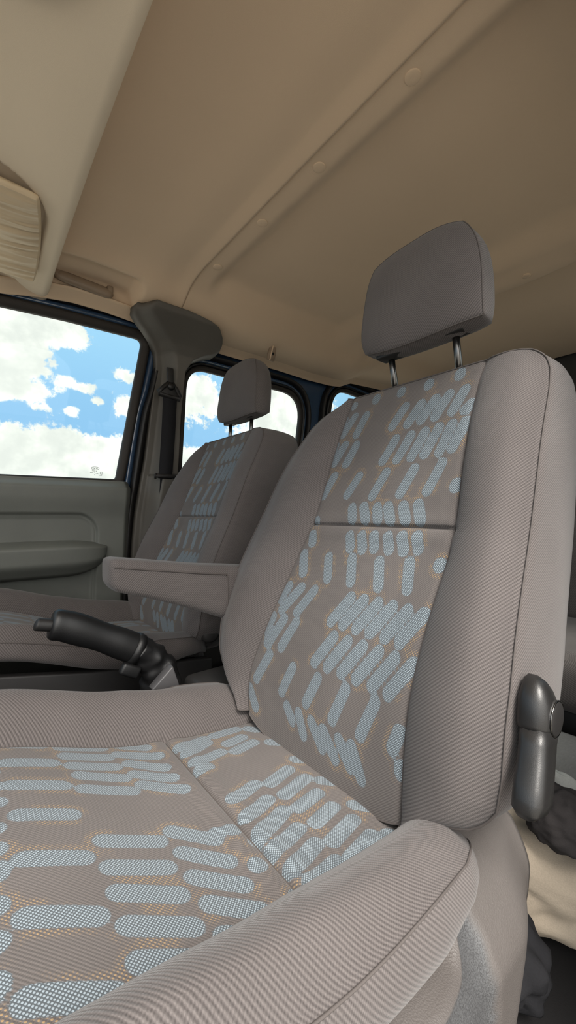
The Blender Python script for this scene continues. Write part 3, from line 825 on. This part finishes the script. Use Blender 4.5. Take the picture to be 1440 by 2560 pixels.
# seat belt on the far pillar
def belt():
    r = thing('seat_belt', (1.37, -.60, .10), 'black seat belt hanging down the far dark grey pillar', 'seat belt')
    def B(y, z, x=.0): return far(y+.040, z, .080+x)
    # slotted height plate
    plate = [(-.598, .520), (-.622, .520), (-.626, .455), (-.603, .450)]
    v, q = prism(plate, lambda a, b, s: B(a, b, -.006+.010*s), .003); mk('slide_plate', v, q, M['black'], r)
    # D ring: triangular loop + bolt cap
    loop = [(-.600, .462), (-.580, .442), (-.567, .428), (-.570, .420), (-.610, .417), (-.645, .414), (-.648, .424), (-.632, .446), (-.618, .462)]
    pts = [B(a, b, .012) for a, b in loop]; v, q = tube(pts, .0078, 10, closed=True); mk('guide_loop', v, q, M['black'], r)
    v, q = prism(loop, lambda a, b, s: B(a, b, .004+.010*s), .002); mk('guide_plate', v, q, M['black'], r)
    v, q = tube([B(-.610, .452, .004), B(-.610, .452, .020), B(-.610, .452, .024)], [.014, .013, .008], 20); mk('bolt_cap', v, q, M['leather'], r)
    # webbing
    zs = np.linspace(.425, .128, 30); V = []
    for z in zs:
        t = (.425-z)/.297
        for s in (0, 1):
            V.append(B(-.585+.004*t-.050*s, z, .010+.004*math.sin(PI*t)+.002*s))
    f = [(2*i, 2*i+1, 2*i+3, 2*i+2) for i in range(len(zs)-1)]
    w = mk('webbing', V, f, M['webbing'], r); md = w.modifiers.new('s', 'SOLIDIFY'); md.thickness = .0018
    v, q = rbox(B(-.606, .137, .012), (.018, .078, .014), .004); mk('exit_slot', v, q, M['black'], r)
    v, q = tube([B(-.572, .144, .016), B(-.566, .136, .018), B(-.568, .124, .018)], .004, 8); mk('slot_lip', v, q, M['black'], r)
    V = []
    for z in np.linspace(.130, -.25, 14):
        for s in (0, 1): V.append(B(-.590-.034*s, z, .004))
    w = mk('lower_webbing', V, [(2*i, 2*i+1, 2*i+3, 2*i+2) for i in range(13)], M['webbing'], r); md = w.modifiers.new('s', 'SOLIDIFY'); md.thickness = .0018
belt()

# ------------------------------------------------------------------ headliner
ZB = [(.75, .60), (.2, .625), (-.08, .633), (-.176, .654), (-.262, .666), (-.355, .667), (-.445, .662), (-.52, .655), (-.805, .638), (-1.087, .638), (-1.255, .633), (-1.40, .636), (-1.47, .643), (-1.55, .676), (-1.81, .69), (-2.3, .67)]
SHP = [(0, 0), (.34, .03), (.38, .09), (.43, .26), (.455, .52), (.48, .74), (.51, .86), (.55, .93), (.62, 1.0)]
SHX, SHY = smooth_tab(SHP, .04)
def ceil_z(x, y):
    dx = x-CXM if x > CXM else max(0, CXM-x-.17)
    ze = float(interp(y, ZB))+.018
    top = .750
    shp = float(np.interp(dx, SHX, SHY))
    if y > -.5655:                                        # front panel: slopes down to the cross seam
        top += .010*float(S(-.50, -.30, y))-.009*float(S(-.52, -.565, y))+.004*float(S(-.44, -.52, y))
    rise = float(S(-.612, -.665, y)*(1-S(-1.18, -1.30, y)))
    top += .030*rise*(1-float(S(.36, .44, dx)))
    top += .030*float(S(-1.40, -1.46, y))*(1-float(S(.36, .44, dx)))
    if y < -1.3: top += .010*math.sin(x*9)*float(S(-1.3, -1.38, y)*(1-S(-1.38, -1.46, y)))
    return top-(top-ze)*shp
def ceiling(name, y0, y1, ny, mat):
    xs = np.linspace(.03, 1.385, 122); ys = np.linspace(y0, y1, ny)
    V = [];
    for y in ys:
        for x in xs:
            z = ceil_z(x, y); dx = abs(x-CXM)
            far_side = x > CXM
            # recess behind the grab handle on the far side
            if far_side and y > -.62:
                g = S(-.445, -.41, y)*S(.455, .50, dx)*(1-S(.585, .61, dx)); z += .040*g
            V.append((x, y, z))
    o = mk(name, V, grid_faces(len(ys), len(xs)), mat); tag(o, kind='structure')
    solid(o, .012, (0, 0, 1))
    return o
cf = ceiling('ceiling', -.10, -.5643, 90, M['liner'])
cr = ceiling('ceiling', -.5663, -2.30, 240, M['liner'])
for x in (.398, .630, .842, 1.075):
    y = -.597
    z = ceil_z(x, y)
    v, q = tube([(x, y, z+.006), (x, y, z-.0012), (x, y, z-.0020), (x, y, z-.0022)], [.0138, .0138, .0125, .004], 32); mk('push_plug', v, q, M['liner'], cr)
    ring = [(x+math.cos(a)*.0142, y+math.sin(a)*.0142, z-.0004) for a in np.linspace(0, 2*PI, 36, endpoint=False)]
for x, y in ((.50, -1.36), (.36, -1.36)):
    z = ceil_z(x, y); v, q = tube([(x, y, z+.004), (x, y, z-.002), (x, y, z-.003)], [.012, .012, .006], 24); mk('push_plug', v, q, M['liner'], cr)

# cant rail cover between the headliner edge and the window seals
def cant(fn, name):
    ys = np.linspace(.75, -2.30, 160); V = []
    for y in ys:
        zb = interp(y, ZB)
        for t in np.linspace(0, 1, 10):
            z = zb+.026*t
            V.append(fn(y, z, .026+.010*math.sin(PI*t/2)+.035*t*t))
    o = mk(name, V, grid_faces(len(ys), 10), M['liner']); tag(o, kind='structure')
    md = o.modifiers.new('s', 'SOLIDIFY'); md.thickness = .006; md.offset = 0
cant(far, 'trim_1'); cant(nearside, 'trim_2')
# upper side lining behind the cant rail (fills up to the roof)
# roof skin
xs = np.linspace(.02, 1.52, 30); ys = np.linspace(.75, -2.4, 40)
V = [(x, y, .835-.12*abs((x-CXM)/.75)**4) for y in ys for x in xs]
o = mk('roof_panel', V, grid_faces(40, 30), M['blue']); tag(o, kind='structure'); md = o.modifiers.new('s', 'SOLIDIFY'); md.thickness = .01; md.offset = 0
o.name = 'trim_3'

# ------------------------------------------------------------------ overhead shelf, visor, handle, hook
def shelf():
    xs = np.linspace(.12, 1.435, 230); n0 = 9
    prof = [(-.175, .752), (-.190, .742), (-.199, .722), (-.2015, .700), (-.199, .684), (-.194, .674), (-.186, .668)]
    prof = [tuple(p) for p in smooth_path([(a, b, 0) for a, b in prof], 22)]
    ysf = np.concatenate([np.linspace(-.180, -.0, 60), np.linspace(.004, .70, 70)])
    V = []
    rows = [(p[0], p[1], True) for p in prof]+[(y, 0, False) for y in ysf]
    for (y, z, lip) in rows:
        for x in xs:
            if not lip:
                z0 = .667+.010*S(-.18, -.02, y)-.030*S(.1, .7, y)
                # visor bay with a curved rim
                bx, by = x-.935, y+.158
                r = .14; qx, qy = r-bx, r-by
                dist = min(bx, by) if not (qx > 0 and qy > 0) else r-math.hypot(qx, qy)
                z0 += .022*S(-.001, .007, dist)*(1-S(1.26, 1.36, x)*S(.05, -.10, y))
                # soft swelling in the middle, towards the lamp
                z0 -= .022*S(.10, .0, math.hypot((x-.515)*.8, y+.04))
                z0 -= .012*S(.62, .52, x-.35*y)*S(-.13, -.02, y)
                zz = z0
            else:
                zz = z
            edge = S(1.30, 1.43, x); zz -= .010*edge
            V.append((x, y+.008*math.sin((x-.12)/1.3*PI)*(1 if lip else S(0, -.18, y)), zz))
    o = mk('overhead_shelf', V, grid_faces(len(rows), len(xs)), M['shelf'])
    tag(o, kind='structure'); o.name = 'trim_4'
    md = o.modifiers.new('s', 'SOLIDIFY'); md.thickness = .006; md.offset = 0
shelf()

def visor():
    # flat padded board, rear edge gathered in fine creases
    nu, nv = 100, 80
    def outline(t):  # x along the rear edge
        return t
    U = np.linspace(-1, 1, nu)[:, None]; W = np.linspace(-1, 1, nv)[None]
    k = .10
    uu = U*np.sqrt(1-k*W*W); ww = W*np.sqrt(1-k*U*U)
    x = 1.135+uu*.165+.012*(np.abs(ww)**3)*0; y = .01+ww*.150
    y = y-.016*uu*(ww < 0)*np.abs(ww)
    rnd = np.zeros_like(x)
    for i in range(nu):
        for j in range(nv):
            e = S(.30, -.95, ww[i, j])
            rnd[i, j] = (mnoise.noise(Vector((x[i, j]*66, y[i, j]*5, 3)))+.5*mnoise.noise(Vector((x[i, j]*150, y[i, j]*9, 8))))*.0065*e
    puff = .012*np.clip(1-np.abs(uu)**5, 0, 1)*np.clip(1-np.abs(ww)**5, 0, 1)
    z = .652-.045*np.clip((x-1.2)/.12, 0, 1)**1.5*.4-puff+rnd
    F = np.stack([x, y, z], -1); B = np.stack([x, y, z*0+.668-.045*np.clip((x-1.2)/.12, 0, 1)**1.5*.4], -1)
    V, f, UV, loop = pillow(F, B, np.stack([x, y], -1), K=6, bulge=.006)
    n = len(V)
    o = mk('sun_visor', np.vstack([V, F.reshape(-1, 3)]), f+grid_faces(nu, nv, None, n), M['vinyl'])
    v, q = tube([(1.26, -.12, .665), (1.29, -.135, .672), (1.31, -.145, .690)], .006, 10); mk('pivot_arm', v, q, M['lamp'], o)
    tag(o, 'beige padded sun visor folded up under the overhead shelf', 'sun visor')
visor()

# interior lamp bump at the top left
v, q = tube([(.515, -.038, .676), (.515, -.038, .645), (.515, -.038, .636), (.515, -.038, .632)], [.078, .074, .060, .02], 48)
o = mk('ceiling_lamp', v, q, M['lamp']); tag(o, 'round beige bump on the overhead shelf at the top left edge', 'lamp')

def grab():
    r = thing('grab_handle', (1.33, -.29, .66), 'brown beige folding grab handle above the far door window', 'grab handle')
    ys = np.linspace(-.205, -.372, 24); V = []; m = 12
    for i, y in enumerate(ys):
        t = i/23; e = (1-abs(2*t-1)**8)**.5
        for k in range(m):
            q = 2*PI*k/m
            V.append((1.352+.012*math.cos(q)*max(e, .25)+.0*t, y, .712-.010*t+.017*math.sin(q)*max(e, .25)))
    f = [(j*m+k, j*m+(k+1) % m, (j+1)*m+(k+1) % m, (j+1)*m+k) for j in range(23) for k in range(m)]+[tuple(range(m)), tuple(23*m+k for k in range(m))[::-1]]
    mk('grip', V, f, M['beige'], r)
    for y in (-.215, -.362):
        v, q = rbox((1.365, y, .716), (.045, .018, .022), .004); mk('hinge_mount', v, q, M['beige'], r)
grab()

def hook():
    r = thing('coat_hook_mount', (1.39, -1.02, .67), 'small beige bracket with a dark screw hole on the headliner above the rear window', 'bracket')
    P = Vector((1.300, -.966, .651))
    tx = Vector((.35, 0, -.94)).normalized(); nn = Vector((-.94, 0, -.35)).normalized(); up = -tx
    def at(a, b, c): return tuple(P+Vector((0, a, 0))+up*b+nn*c)
    v, q = prism([(-.015, -.030), (.014, -.030), (.018, -.006), (.012, .032), (-.008, .032), (-.018, .002)], lambda a, b, s_: at(a, b, -.004+.013*s_), .003); mk('bracket', v, q, M['beige'], r)
    v, q = tube([at(-.003, -.002, .006), at(-.003, -.002, .0098)], .0055, 16); mk('screw_hole', v, q, M['black'], r)
    v, q = prism([(.006, -.028), (.010, -.028), (.008, .028), (.004, .028)], lambda a, b, s_: at(a, b, .006+.008*s_), .001, 1); mk('tab', v, q, M['liner'], r)
hook()

# ------------------------------------------------------------------ floor, tunnel, rear wall
v, q = rbox((CXM-.02, -.72, -.70), (1.76, 3.3, .04), 0); o = mk('floor', v, q, M['carpet'], smooth=False); tag(o, kind='structure')
v, q = rbox((CXM, -2.36, .12), (1.60, .03, 1.8), 0); o = mk('wall_back', v, q, M['dark'], smooth=False); tag(o, kind='structure')
v, q = rbox((.775, -.15, -.60), (.13, .95, .17), .04, 4); o = mk('center_tunnel', v, q, M['carpet']); tag(o, 'dark carpeted tunnel between the two front seats', 'tunnel')

# hand brake
def handbrake():
    r = thing('hand_brake', (.765, -.25, -.33), 'black leather hand brake lever raised between the front seats', 'hand brake')
    path = smooth_path([(.762, -.112, -.183), (.762, -.135, -.190), (.762, -.175, -.210), (.762, -.215, -.232), (.762, -.246, -.250)], 26)
    rad = [.0212+.0033*S(0, .06, t)-.0008*math.sin(t*PI*4.2)*S(.1, .3, t)*(1-S(.7, 1, t))+.0018*S(.5, 1, t) for t in np.linspace(0, 1, 27)]
    v, q = tube(path, rad, 22, squash=(.82, 1.05)); mk('grip', v, q, M['leather'], r)
    v, q = tube(smooth_path([(.762, -.089, -.178), (.762, -.094, -.180), (.762, -.107, -.183), (.762, -.118, -.186)], 10), [.005, .0085]+[.0105]*9, 16); mk('release_button', v, q, M['black'], r)
    v, q = tube([(.762, -.243, -.2485), (.762, -.250, -.2525), (.762, -.256, -.256)], [.0275, .0285, .0272], 22, squash=(.84, 1.05)); mk('collar', v, q, M['leather'], r)
    # gathered boot
    bp = smooth_path([(.762, -.254, -.254), (.763, -.272, -.270), (.765, -.288, -.292), (.768, -.300, -.320), (.77, -.302, -.38), (.77, -.302, -.515)], 40)
    v, q = tube(bp, [.0265+.020*S(.1, 1, t)+.0012*math.sin(t*30)*math.sin(t*PI) for t in np.linspace(0, 1, 41)], 26, squash=(.85, 1.0))
    v = [(a+.007*mnoise.noise(Vector((a*45, b*45, c*45))), b+.007*mnoise.noise(Vector((a*60+9, b*60, c*60))), c) for a, b, c in v]
    mk('boot', v, q, M['leather'], r)
    v, q = rbox((.748, -.235, -.285), (.016, .036, .022), .005, 3, rot=(.5, 0, 0)); mk('boot_tab', v, q, M['leather'], r)
    v, q = tube([(.748, -.292, -.286), (.750, -.304, -.300), (.752, -.310, -.318)], [.003, .005, .004], 8); mk('boot_clip', v, q, M['silver'], r)
handbrake()
v, q = prism([(-.258, -.312), (-.297, -.2775), (-.312, -.324)], lambda a, b, s: (.700+.022*s, a, b), .0025)
o = mk('console_bracket', v, q, M['palep']); tag(o, 'small grey wedge of console plastic behind the hand brake boot', 'bracket')
v, q = rbox((.775, -.46, -.40), (.10, .18, .10), .015, 3); o = mk('console_tray', v, q, M['dark']); tag(o, 'dark console tray between the seat backs', 'console')

# lower lining of the sliding door and rear quarter on both sides
for fn, nm in ((far, 'door_2'), (nearside, 'door_3')):
    V = [fn(y, z, .03+.02*S(.10, .02, z)) for y in np.linspace(-.60, -2.3, 40) for z in np.linspace(-.66, .10, 24)]
    o = mk(nm, V, grid_faces(40, 24), M['dark']); tag(o, kind='structure'); md = o.modifiers.new('s', 'SOLIDIFY'); md.thickness = .015; md.offset = 0

# dashboard and bulkhead ahead of the seats, unseen, put in to block low front light
v, q = rbox((CXM-.05, .84, -.30), (1.50, .42, .74), .08, 4); o = mk('wall_front', v, q, M['dark']); tag(o, kind='structure')

# ------------------------------------------------------------------ second row and the things lying behind the near seat
def bench():
    r = thing('rear_bench', (.77, -1.4, -H), 'grey cloth rear bench seen in a sliver past the near seat back', 'bench seat')
    def pad(name, c, size, rad, par=r, mat=M['twill'], rot=None):
        v, q = rbox(c, size, rad, 4, rot); a = np.array(v); return mk(name, v, q, mat, par, uv=np.stack([a[:, 0], a[:, 2]+a[:, 1]], -1))
    pad('seat_cushion', (.78, -1.38, -.42), (1.18, .48, .15), .045)
    pad('backrest', (.78, -1.70, -.14), (1.18, .14, .52), .05, rot=(.22, 0, 0))
    v, q = rbox((.78, -1.40, -.595), (1.10, .36, .17), .01); mk('base', v, q, M['black'], r)
    v, q = tube([(.24, -1.17, -.352), (.6, -1.165, -.352), (1.3, -1.17, -.352)], .002, 6); mk('piping', v, q, M['stitch'], r)
bench()
# grey grained vinyl step in the rear foot well
nx, ny = 50, 30
V = []
for x in np.linspace(.13, .62, nx):
    for y in np.linspace(-1.14, -1.0, ny):
        t = (y+1.14)/.14
        V.append((x, y, -.54-.09*t**1.6+.006*mnoise.noise(Vector((x*9, y*9, 1)))))
o = mk('vinyl_step', V, grid_faces(nx, ny), M['vinylfloor']); tag(o, 'grey grained vinyl surface behind the seat lever at the right edge', 'floor cover')
md = o.modifiers.new('s', 'SOLIDIFY'); md.thickness = .01; md.offset = 0

def heap(name, mat, c, size, label, cat, seed, amp=.02, fr=7, rot=0, p=2.6, creases=0):
    nu, nv = 72, 40; V = []; cr, sr = math.cos(rot), math.sin(rot)
    for i in range(nu):
        a = 2*PI*i/nu
        for j in range(nv):
            b = PI*(j/(nv-1)-.5)
            d = Vector((math.cos(b)*math.cos(a), math.cos(b)*math.sin(a), math.sin(b)))
            n = (abs(d.x)**p+abs(d.y)**p+abs(d.z)**p)**(1/p); q = d/n
            w = 1+amp/max(size)*(mnoise.noise(d*fr*.35+Vector((seed, 0, 0)))+.5*mnoise.noise(d*fr*.7+Vector((0, seed, 0))))
            w -= creases*1.6*mnoise.noise(Vector((d.x*2.0+seed, d.y*2.0, d.z*3.4)))**2
            x, y, z = q.x*size[0]*w, q.y*size[1]*w, q.z*size[2]*w
            V.append((c[0]+x*cr-y*sr, c[1]+x*sr+y*cr, c[2]+z))
    f = []
    for i in range(nu):
        k = (i+1) % nu
        for j in range(nv-1): f.append((i*nv+j, k*nv+j, k*nv+j+1, i*nv+j+1))
    o = mk(name, V, f, mat); tag(o, label, cat); return o
heap('beige_cloth', M['beigecloth'], (.285, -.775, -.600), (.125, .105, .078), 'beige cloth lying behind the near seat, at the lower right edge', 'cloth', 3, .012, 5, .25, 3.0, .12)
heap('pale_cloth', M['palecloth'], (.325, -.935, -.600), (.09, .042, .08), 'pale grey cloth just showing behind the beige cloth', 'cloth', 5, .02, 6, .1, 2.4, .2)
heap('cloth_bundle', M['darkcloth'], (.218, -.722, -.474), (.045, .046, .044), 'dark grey rounded cloth bundle on the beige cloth, under the seat lever', 'cloth', 9, .006, 6, .3, 2.4, .12)
heap('black_cloth', M['blackcloth'], (.265, -.575, -.610), (.075, .065, .07), 'crumpled black cloth on the floor, in front of the beige cloth', 'cloth', 11, .014, 6, .3, 2.2, .22)

# ------------------------------------------------------------------ outside
v, q = rbox((0, 0, -1.16), (80, 80, .02), 0); o = mk('ground', v, q, M['ground'], smooth=False); tag(o, kind='structure')

# ------------------------------------------------------------------ sky with broken cloud
def sky():
    w = bpy.data.worlds.new('World'); SC.world = w; w.use_nodes = True
    t = NT.__new__(NT); t.m = w; t.t = w.node_tree; t.t.nodes.clear(); t.out = t.n('ShaderNodeOutputWorld')
    d = t.n('ShaderNodeTexCoord').outputs['Generated']
    sp = t.n('ShaderNodeSeparateXYZ'); t.l(d, sp.inputs[0]); X, Y, Z = sp.outputs
    ax = t.math('MAXIMUM', t.math('ABSOLUTE', X), .08)
    a = t.math('DIVIDE', Y, ax); b = t.math('DIVIDE', Z, ax)
    cb = t.n('ShaderNodeCombineXYZ'); t.l(a, cb.inputs[0]); t.l(b, cb.inputs[1]); t.l(X, cb.inputs[2])
    n1 = t.noise(cb.outputs[0], 11, 9, .64); n2 = t.noise(cb.outputs[0], 38, 7, .65)
    dens = t.math('ADD', t.math('MULTIPLY', t.math('SUBTRACT', n1, .5), 1.7), t.math('MULTIPLY', t.math('SUBTRACT', n2, .5), 1.0))
    blobs = [(-.080, .335, .066, .070, 1.1), (-.04, .41, .10, .05, .8), (-.164, .402, .060, .028, .8), (-.208, .288, .052, .020, .62), (-.30, .335, .030, .024, .5), (-.31, .262, .035, .030, .75), (-.075, .250, .06, .012, .6),
             (-.187, .233, .02, .012, .7), (-.24, .262, .018, .012, .7), (-.12, .262, .03, .010, .6), (-.125, .228, .03, .010, .4), (-.47, .315, .075, .060, .95), (-.80, .30, .17, .16, 1.2), (-.56, .43, .06, .03, .4), (-1.5, .3, .4, .2, .7)]
    for ca, cbb, ra, rb, wt in blobs:
        u = t.math('MULTIPLY', t.math('SUBTRACT', a, ca), 1/ra); v = t.math('MULTIPLY', t.math('SUBTRACT', b, cbb), 1/rb)
        r2 = t.math('ADD', t.math('MULTIPLY', u, u), t.math('MULTIPLY', v, v))
        dens = t.math('ADD', dens, t.math('MULTIPLY', t.math('EXPONENT', t.math('MULTIPLY', r2, -1.)), wt))
    bank = t.math('SUBTRACT', 1., t.ramp(b, .145, .215)); dens = t.math('ADD', dens, t.math('MULTIPLY', bank, 1.0))
    cov = t.ramp(dens, .29, .50)
    shade = t.noise(cb.outputs[0], 13, 5, .55)
    cloud = t.mix(t.ramp(shade, .34, .66), CLOUD_LO, CLOUD_HI)
    blue = t.mix(t.ramp(b, .18, .5), BLUE_LO, BLUE_HI)
    col = t.mix(cov, blue, cloud)
    # brightness gathers round the veiled sun
    sd = Vector(SUNDIR).normalized()
    dp = t.n('ShaderNodeVectorMath', operation='DOT_PRODUCT'); t.l(d, dp.inputs[0]); dp.inputs[1].default_value = sd
    g = t.ramp(dp.outputs['Value'], .0, 1.0)
    st = t.math('ADD', SKY, t.math('MULTIPLY', t.math('MULTIPLY', g, g), GLOW))
    col2 = t.mix(g, col, (1.0, .955, .895))
    bg = t.n('ShaderNodeBackground'); t.l(col2, bg.inputs[0]); t.l(st, bg.inputs[1]); t.l(bg.outputs[0], t.out.inputs[0])
SUNDIR = (-.56, .26, .80)
CLOUD_LO, CLOUD_HI = (.74, .76, .715), (1.0, 1.0, .93)
BLUE_LO, BLUE_HI = (.27, .52, .79), (.35, .63, .86)
SKY, GLOW = 1.1, 2.6
sky()
sl = bpy.data.lights.new('sun', 'SUN'); sl.energy = 5.0; sl.angle = math.radians(20); sl.color = (1, .95, .88)
so = bpy.data.objects.new('sun', sl); COL.objects.link(so); so.rotation_euler = (-Vector(SUNDIR)).to_track_quat('-Z', 'Y').to_euler(); so.location = (-6, 3, 6)

# ------------------------------------------------------------------ camera
cd = bpy.data.cameras.new('Camera'); cam = bpy.data.objects.new('Camera', cd); COL.objects.link(cam); SC.camera = cam
cd.sensor_fit = 'VERTICAL'; cd.sensor_height = 36; cd.lens = 36*1000/2560; cd.clip_start = .01; cd.clip_end = 300
a = math.radians(39)
cam.location = (0, 0, H); cam.rotation_euler = Vector((math.cos(a), -math.sin(a), 0)).to_track_quat('-Z', 'Y').to_euler()
cd.shift_y = 5/2560
SC.view_settings.view_transform = 'Standard'; SC.view_settings.look = 'None'; SC.view_settings.gamma = 1; SC.view_settings.use_curve_mapping = False
SC.view_settings.exposure = 0.20
